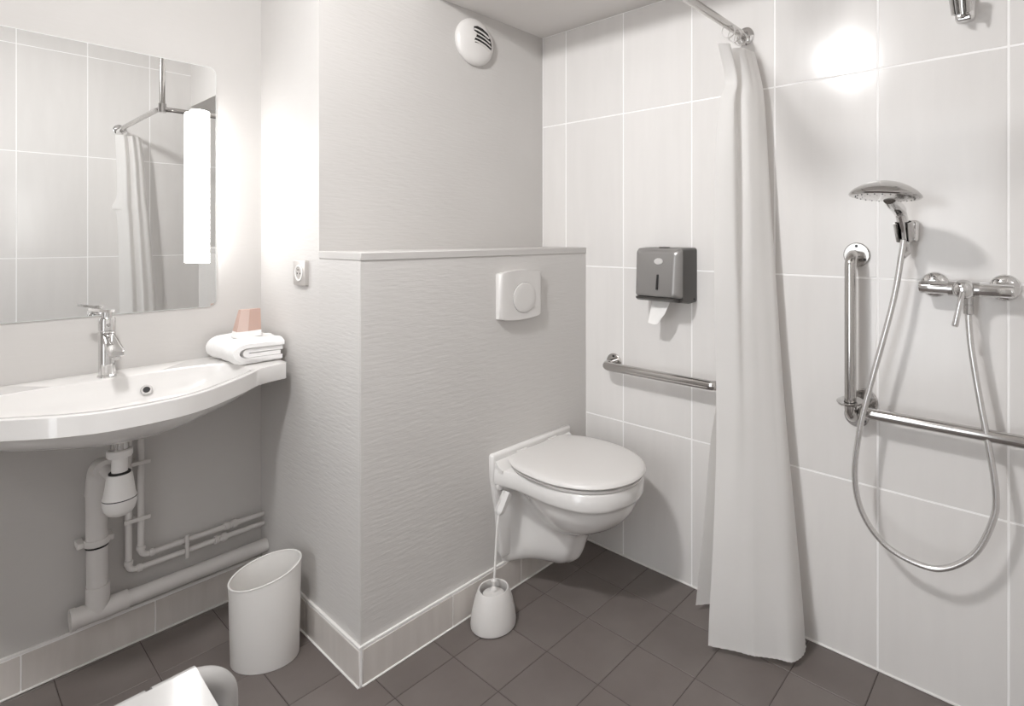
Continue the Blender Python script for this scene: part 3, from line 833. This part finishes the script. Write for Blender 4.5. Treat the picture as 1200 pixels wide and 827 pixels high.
o = obj('spray_nozzles', nz, M['rubber'], hs); o['kind'] = 'stuff'

mx = thing('shower_mixer', 'chrome bar shower mixer with a ball shaped lever head on the tiles', 'mixer tap', (XR, .165, 1.112))
MX, MZ = XR - .062, 1.110
for y in (.241, .089):
    obj('escutcheon', MB().lathe([(.034, .0003), (.034, .004), (.030, .010), (.018, .014), (.016, .05)], (XR, y, 1.114), (-1, 0, 0), 36), M['chrome'], mx)
obj('mixer_bar', MB().tube([(MX, .268, MZ + .001), (MX, .262, MZ + .001), (MX, .196, MZ)], [.015, .0165, .0165], 24), M['chrome'], mx)
obj('mixer_bar', MB().tube([(MX, .146, MZ), (MX, .075, MZ), (MX, .068, MZ)], [.0165, .0165, .015], 24), M['chrome'], mx)
obj('collar', MB().tube([(MX, .203, MZ), (MX, .137, MZ)], .0185, 24), M['dark_chrome'], mx)
obj('ball_head', MB().lathe([(.020, -.02), (.0235, -.01), (.025, .0), (.0235, .012), (.019, .020), (.010, .0245), (.002, .0255)], (MX - .008, .170, MZ), (-1, .1, 0), 32), M['chrome'], mx)
obj('lever', MB().tube([(MX - .030, .170, MZ - .006), (MX - .036, .174, MZ - .03), (MX - .044, .184, MZ - .088), (MX - .045, .1845, MZ - .091)], [.0065, .0065, .0075, .006], 16), M['chrome'], mx)
obj('hose_nut', MB().lathe([(.0105, 0), (.0105, -.022), (.0098, -.0225), (.0098, -.0245), (.011, -.025), (.0115, -.046), (.009, -.048)], (MX, .160, MZ - .015), n=14), M['dark_chrome'], mx, ang=25)

hose = [(XR - .085, .301, 1.235), (XR - .085, .305, 1.20), (XR - .088, .327, 1.06), (XR - .095, .378, .842), (XR - .100, .404, .718), (XR - .103, .417, .585), (XR - .103, .398, .487), (XR - .10, .342, .417), (XR - .098, .262, .393), (XR - .095, .203, .405), (XR - .09, .143, .463), (XR - .085, .108, .555), (XR - .082, .103, .62), (XR - .078, .116, .719), (XR - .072, .136, .839), (XR - .065, .154, .962), (XR - .062, .160, 1.04), (XR - .062, .160, 1.06)]
ho = thing('shower_hose', 'looped metal shower hose hanging from shower head to mixer', 'hose', hose[0])
obj('hose_tube', MB().tube(crom(hose, 9), .0078, 14), M['satin'], ho)
obj('end_cone', MB().tube([hc - hax * .030, hc - hax * .055, Vector(hose[1]) - Vector((0, 0, .01))], [.0125, .0105, .0085], 16), M['satin'], ho)

# ------------------------------------------------------------------ curtain rod and the two curtains
RZ, RY, RXC = 1.907, .780, .808
rd = thing('curtain_rod', 'chrome angled curtain rod round the shower corner', 'curtain rod', (XR, RY, RZ))
obj('rod', MB().tube(arcs([(XR - .003, RY, RZ), (RXC, RY, RZ), (RXC, YF + .003, RZ)], .07, 12), .0125, 18), M['steel'], rd)
obj('wall_flange', MB().lathe([(.030, .0003), (.030, .005), (.024, .010), (.016, .012), (.016, .028)], (XR, RY, RZ), (-1, 0, 0), 32), M['chrome'], rd)
obj('wall_flange', MB().lathe([(.030, .0003), (.030, .005), (.024, .010), (.016, .012), (.016, .028)], (RXC, YF, RZ), (0, 1, 0), 32), M['chrome'], rd)
obj('ceiling_support', MB().tube([(RXC + .014, RY - .014, RZ + .012), (RXC + .014, RY - .014, ZC)], .0125, 18), M['steel'], rd)
obj('support_collar', MB().tube([(RXC + .014, RY - .014, RZ - .016), (RXC + .014, RY - .014, RZ + .03)], .0175, 18), M['chrome'], rd)

def curtain_mesh(levels, pleat, m=12, rows=7):
    """levels: list of (z, [(x, y), ...]) all with the same number of points"""
    smooth = []
    for z, P in levels:
        cps = crom([Vector((x, y, 0)) for x, y in P], m)
        smooth.append([Vector((p.x, p.y, z)) for p in cps])
    cols = [crom([lv_[k] for lv_ in smooth], rows) for k in range(len(smooth[0]))]
    nr, nc = len(cols[0]), len(cols)
    G = [[cols[c][r_].copy() for c in range(nc)] for r_ in range(nr)]
    for r_ in range(nr):
        s_ = r_ / (nr - 1)
        for c in range(nc):
            a = G[r_][max(c - 1, 0)]; b = G[r_][min(c + 1, nc - 1)]
            d = (b - a); d.z = 0
            if d.length < 1e-6: continue
            d.normalize(); nn = Vector((-d.y, d.x, 0))
            u = c / (nc - 1)
            amp = pleat * (.25 + .75 * min(1, abs(s_ - .1) * 1.4))
            G[r_][c] = G[r_][c] + nn * (amp * math.sin(u * 15 + s_ * 2.4) * (.6 + .4 * math.sin(u * 13 + s_ * 5)) + pleat * .12 * math.sin(u * 47 + s_ * 9))
    vs = [tuple(p) for row in G for p in row]
    fs = [(r_ * nc + c, r_ * nc + c + 1, (r_ + 1) * nc + c + 1, (r_ + 1) * nc + c) for r_ in range(nr - 1) for c in range(nc - 1)]
    return vs, fs, G, nr, nc

def curtain(name, label, levels, pleat, rings, axis, hem_col=None):
    vs, fs, G, nr, nc = curtain_mesh(levels, pleat)
    x0, y0 = levels[-1][1][0]
    t = thing(name, label, 'curtain', (x0, y0, levels[-1][0]))
    c = obj('cloth', MB().add(vs, fs), M['curtain'], t, ang=180)
    # stitched hems along the bottom and the free edges, slightly proud
    hv = []; hf = []
    def strip(a, b):
        k = len(hv)
        for p, q in zip(a, b): hv.append(tuple(p)); hv.append(tuple(q))
        for i in range(len(a) - 1): hf.append((k + 2 * i, k + 2 * i + 1, k + 2 * i + 3, k + 2 * i + 2))
    bot = [G[-1][k] for k in range(nc)]
    up = [G[-2][k].lerp(G[-1][k], .55) for k in range(nc)]
    def out(row, r_, off):
        res = []
        for k, p in enumerate(row):
            a = G[r_][max(k - 1, 0)]; b = G[r_][min(k + 1, nc - 1)]; d = (b - a); d.z = 0; d.normalize()
            res.append(p + Vector((-d.y, d.x, 0)) * (off + .0009 * math.sin(k * 2.1)))
        return res
    for sg in (1, -1):
        strip(out(bot, nr - 1, .0016 * sg), out(up, nr - 1, .0010 * sg))
    obj('hem', MB().add(hv, hf), M['curtain'], t, ang=180)
    for p in rings:
        obj('ring', MB().torus(p, axis, .0205, .0024, 24, 8), M['plastic'], t)
    return t

L1 = [
 (1.836, [(1.570, .785), (1.600, .757), (1.628, .788), (1.655, .745), (1.678, .742), (1.702, .735), (1.725, .735), (1.742, .765), (1.728, .800), (1.690, .815)]),
 (1.735, [(1.628, .788), (1.640, .752), (1.662, .778), (1.672, .735), (1.690, .722), (1.708, .712), (1.728, .712), (1.744, .750), (1.730, .800), (1.690, .812)]),
 (1.660, [(1.590, .788), (1.612, .748), (1.646, .768), (1.655, .728), (1.682, .708), (1.708, .700), (1.730, .704), (1.745, .745), (1.732, .800), (1.690, .812)]),
 (1.500, [(1.562, .788), (1.590, .742), (1.632, .748), (1.646, .718), (1.678, .698), (1.706, .688), (1.732, .694), (1.746, .735), (1.734, .800), (1.690, .812)]),
 (1.250, [(1.552, .788), (1.584, .738), (1.622, .738), (1.642, .706), (1.674, .684), (1.704, .672), (1.732, .678), (1.747, .72), (1.735, .80), (1.680, .814)]),
 (1.000, [(1.552, .786), (1.584, .734), (1.612, .722), (1.638, .694), (1.668, .668), (1.702, .654), (1.732, .662), (1.748, .71), (1.735, .80), (1.672, .816)]),
 (.780, [(1.562, .786), (1.588, .732), (1.610, .712), (1.634, .680), (1.662, .652), (1.698, .636), (1.732, .648), (1.749, .70), (1.735, .80), (1.664, .824)]),
 (.560, [(1.560, .786), (1.584, .728), (1.606, .700), (1.630, .664), (1.656, .632), (1.694, .614), (1.732, .632), (1.750, .69), (1.732, .81), (1.660, .856)]),
 (.300, [(1.540, .786), (1.568, .722), (1.588, .686), (1.612, .642), (1.638, .604), (1.680, .588), (1.728, .606), (1.750, .68), (1.728, .82), (1.660, .878)]),
 (.120, [(1.520, .787), (1.556, .712), (1.574, .672), (1.598, .622), (1.620, .586), (1.668, .568), (1.728, .592), (1.750, .67), (1.724, .83), (1.657, .896)]),
 (.022, [(1.514, .788), (1.552, .706), (1.566, .664), (1.590, .612), (1.610, .572), (1.662, .560), (1.734, .588), (1.750, .67), (1.722, .83), (1.654, .905)])]
curtain('shower_curtain', 'white shower curtain bunched against the right tiled wall', L1, .0055,
        [(1.632, RY, RZ - .018), (1.678, RY, RZ - .018), (1.722, RY, RZ - .018)], (1, .35, 0))
def lev2(z, x0, x1, yb, yf):
    ys = [yf - .03, yf - .012, yf, yf - .028, yf - .002, yf - .022, yf - .03, yb]
    return (z, [(x0 + (x1 - x0) * k / 7, ys[k]) for k in range(8)])
L2 = [lev2(z, a, b, c, d) for z, a, b, c, d in ((1.862, .772, .905, -.07, .0), (1.70, .778, .925, -.08, .004), (1.50, .780, .938, -.085, .006), (1.42, .779, .945, -.085, .006), (1.34, .782, .953, -.085, .006), (.8, .793, .99, -.09, .008), (.03, .80, 1.02, -.09, .008))]
L2[3][1][0] = (.757, L2[3][1][0][1])
curtain('shower_curtain', 'white shower curtain bunched at the far rod end, seen in the mirror', L2, .003,
        [(RXC, -.085, RZ - .022), (RXC, -.06, RZ - .022), (RXC, -.035, RZ - .022), (RXC, -.01, RZ - .022)], (.3, 1, 0))

# ------------------------------------------------------------------ extract vent
vx, vz = 1.381, 1.994
vt = thing('air_vent', 'round white air vent with a slatted opening high on the wall', 'vent', (vx, YU, vz))
obj('disc', MB().lathe([(.088, .0005), (.090, .006), (.088, .014), (.078, .024), (.060, .031), (.03, .036), (.002, .0375)], (vx, YU, vz), (0, -1, 0), 48), M['plastic'], vt)
def vent_y(u, v):
    r_ = math.hypot(u, v)
    pr = [(.0375, 0), (.036, .03), (.031, .060), (.024, .078), (.014, .088)]
    for (h0, r0), (h1, r1) in zip(pr[:-1], pr[1:]):
        if r_ <= r1: return h0 + (h1 - h0) * (r_ - r0) / (r1 - r0)
    return .008
op = [(-.024, .050), (-.006, .056), (.02, .052), (.045, .040), (.062, .018), (.068, -.006), (.064, -.02), (.03, -.012), (.005, -.010), (-.022, -.012)]
cu, cv = .02, .02
rg = []
for f_ in (1.0, .8, .6, .4, .2, .02):
    rg.append([(vx + cu + (u - cu) * f_, YU - vent_y(cu + (u - cu) * f_, cv + (v - cv) * f_) - .0012, vz + cv + (v - cv) * f_) for u, v in op])
obj('opening', MB().loft(rg, False, True), M['black'], vt)
for k, v0 in enumerate((.040, .024, .008, -.006)):
    pts = []
    for i in range(9):
        u = -.022 + (.083 - .006 * abs(k - 2)) * i / 8
        v = v0 - .018 * (i / 8) ** 1.6
        pts.append(Vector((vx + u, YU - vent_y(u, v) - .0030, vz + v)))
    obj('slat', MB().tube(pts, 0.0024 if k in (1, 2) else .0032, 8), M['plastic'], vt)

# ------------------------------------------------------------------ shower seat in the foreground
st = thing('bath_stool', 'white tubular framed stool with a glossy panel seat in the foreground corner', 'stool', (.10, .95, 0))
SX0, SX1, SY0, SY1, SZ = -.22, .365, .72, 1.166, .458
for y in (SY1, SY0):
    obj('frame_tube', MB().tube(arcs([(SX0, y, .02), (SX0, y, SZ), (SX1, y, SZ), (SX1, y, .02)], .062, 12), .0195, 24), M['gloss_plastic'], st)
    for x in (SX0, SX1):
        obj('joint_ring', MB().torus((x, y, SZ - .086), (0, 0, 1), .0192, .0012, 28, 8), M['rubber'], st)
        obj('foot', MB().lathe([(.024, 0), (.024, .028), (.021, .034)], (x, y, 0), n=24), M['rubber'], st)
SP = MB(); prof = []
for k in range(11):                       # hook over the far tube
    a = math.radians(-60 + 150 * k / 10); prof.append((SY1 + .0225 * math.cos(a), SZ + .0225 * math.sin(a)))
for k in range(1, 8): prof.append((SY1 - (SY1 - SY0) * k / 8, SZ + .0225 - .010 * math.sin(math.pi * k / 8)))
for k in range(11):
    a = math.radians(90 + 150 * k / 10); prof.append((SY0 + .0225 * math.cos(a), SZ + .0225 * math.sin(a)))
def panel(x0, x1, pr):
    vs = [];
    for x in (x0, x1):
        for i, (y, z) in enumerate(pr): vs.append((x, y, z))
        for i, (y, z) in reversed(list(enumerate(pr))):
            p = Vector((y, z)); a = Vector(pr[max(i - 1, 0)]); b = Vector(pr[min(i + 1, len(pr) - 1)]); d = (b - a).normalized()
            nn = Vector((d.y, -d.x)); p2 = p - nn * .0042
            vs.append((x, p2.x, p2.y))
    m = len(pr) * 2
    return MB().loft([vs[:m], vs[m:]])
obj('seat_panel', panel(SX0 + .075, .318, prof[10:19]), M['gloss_plastic'], st, ang=35)
for x0, x1 in ((.256, .318), (.02, .247), (SX0 + .075, .011)):
    obj('panel_hook', panel(x0, x1, prof[:11]), M['gloss_plastic'], st, ang=35)
obj('panel_hook', panel(SX0 + .075, .318, prof[18:]), M['gloss_plastic'], st, ang=35)
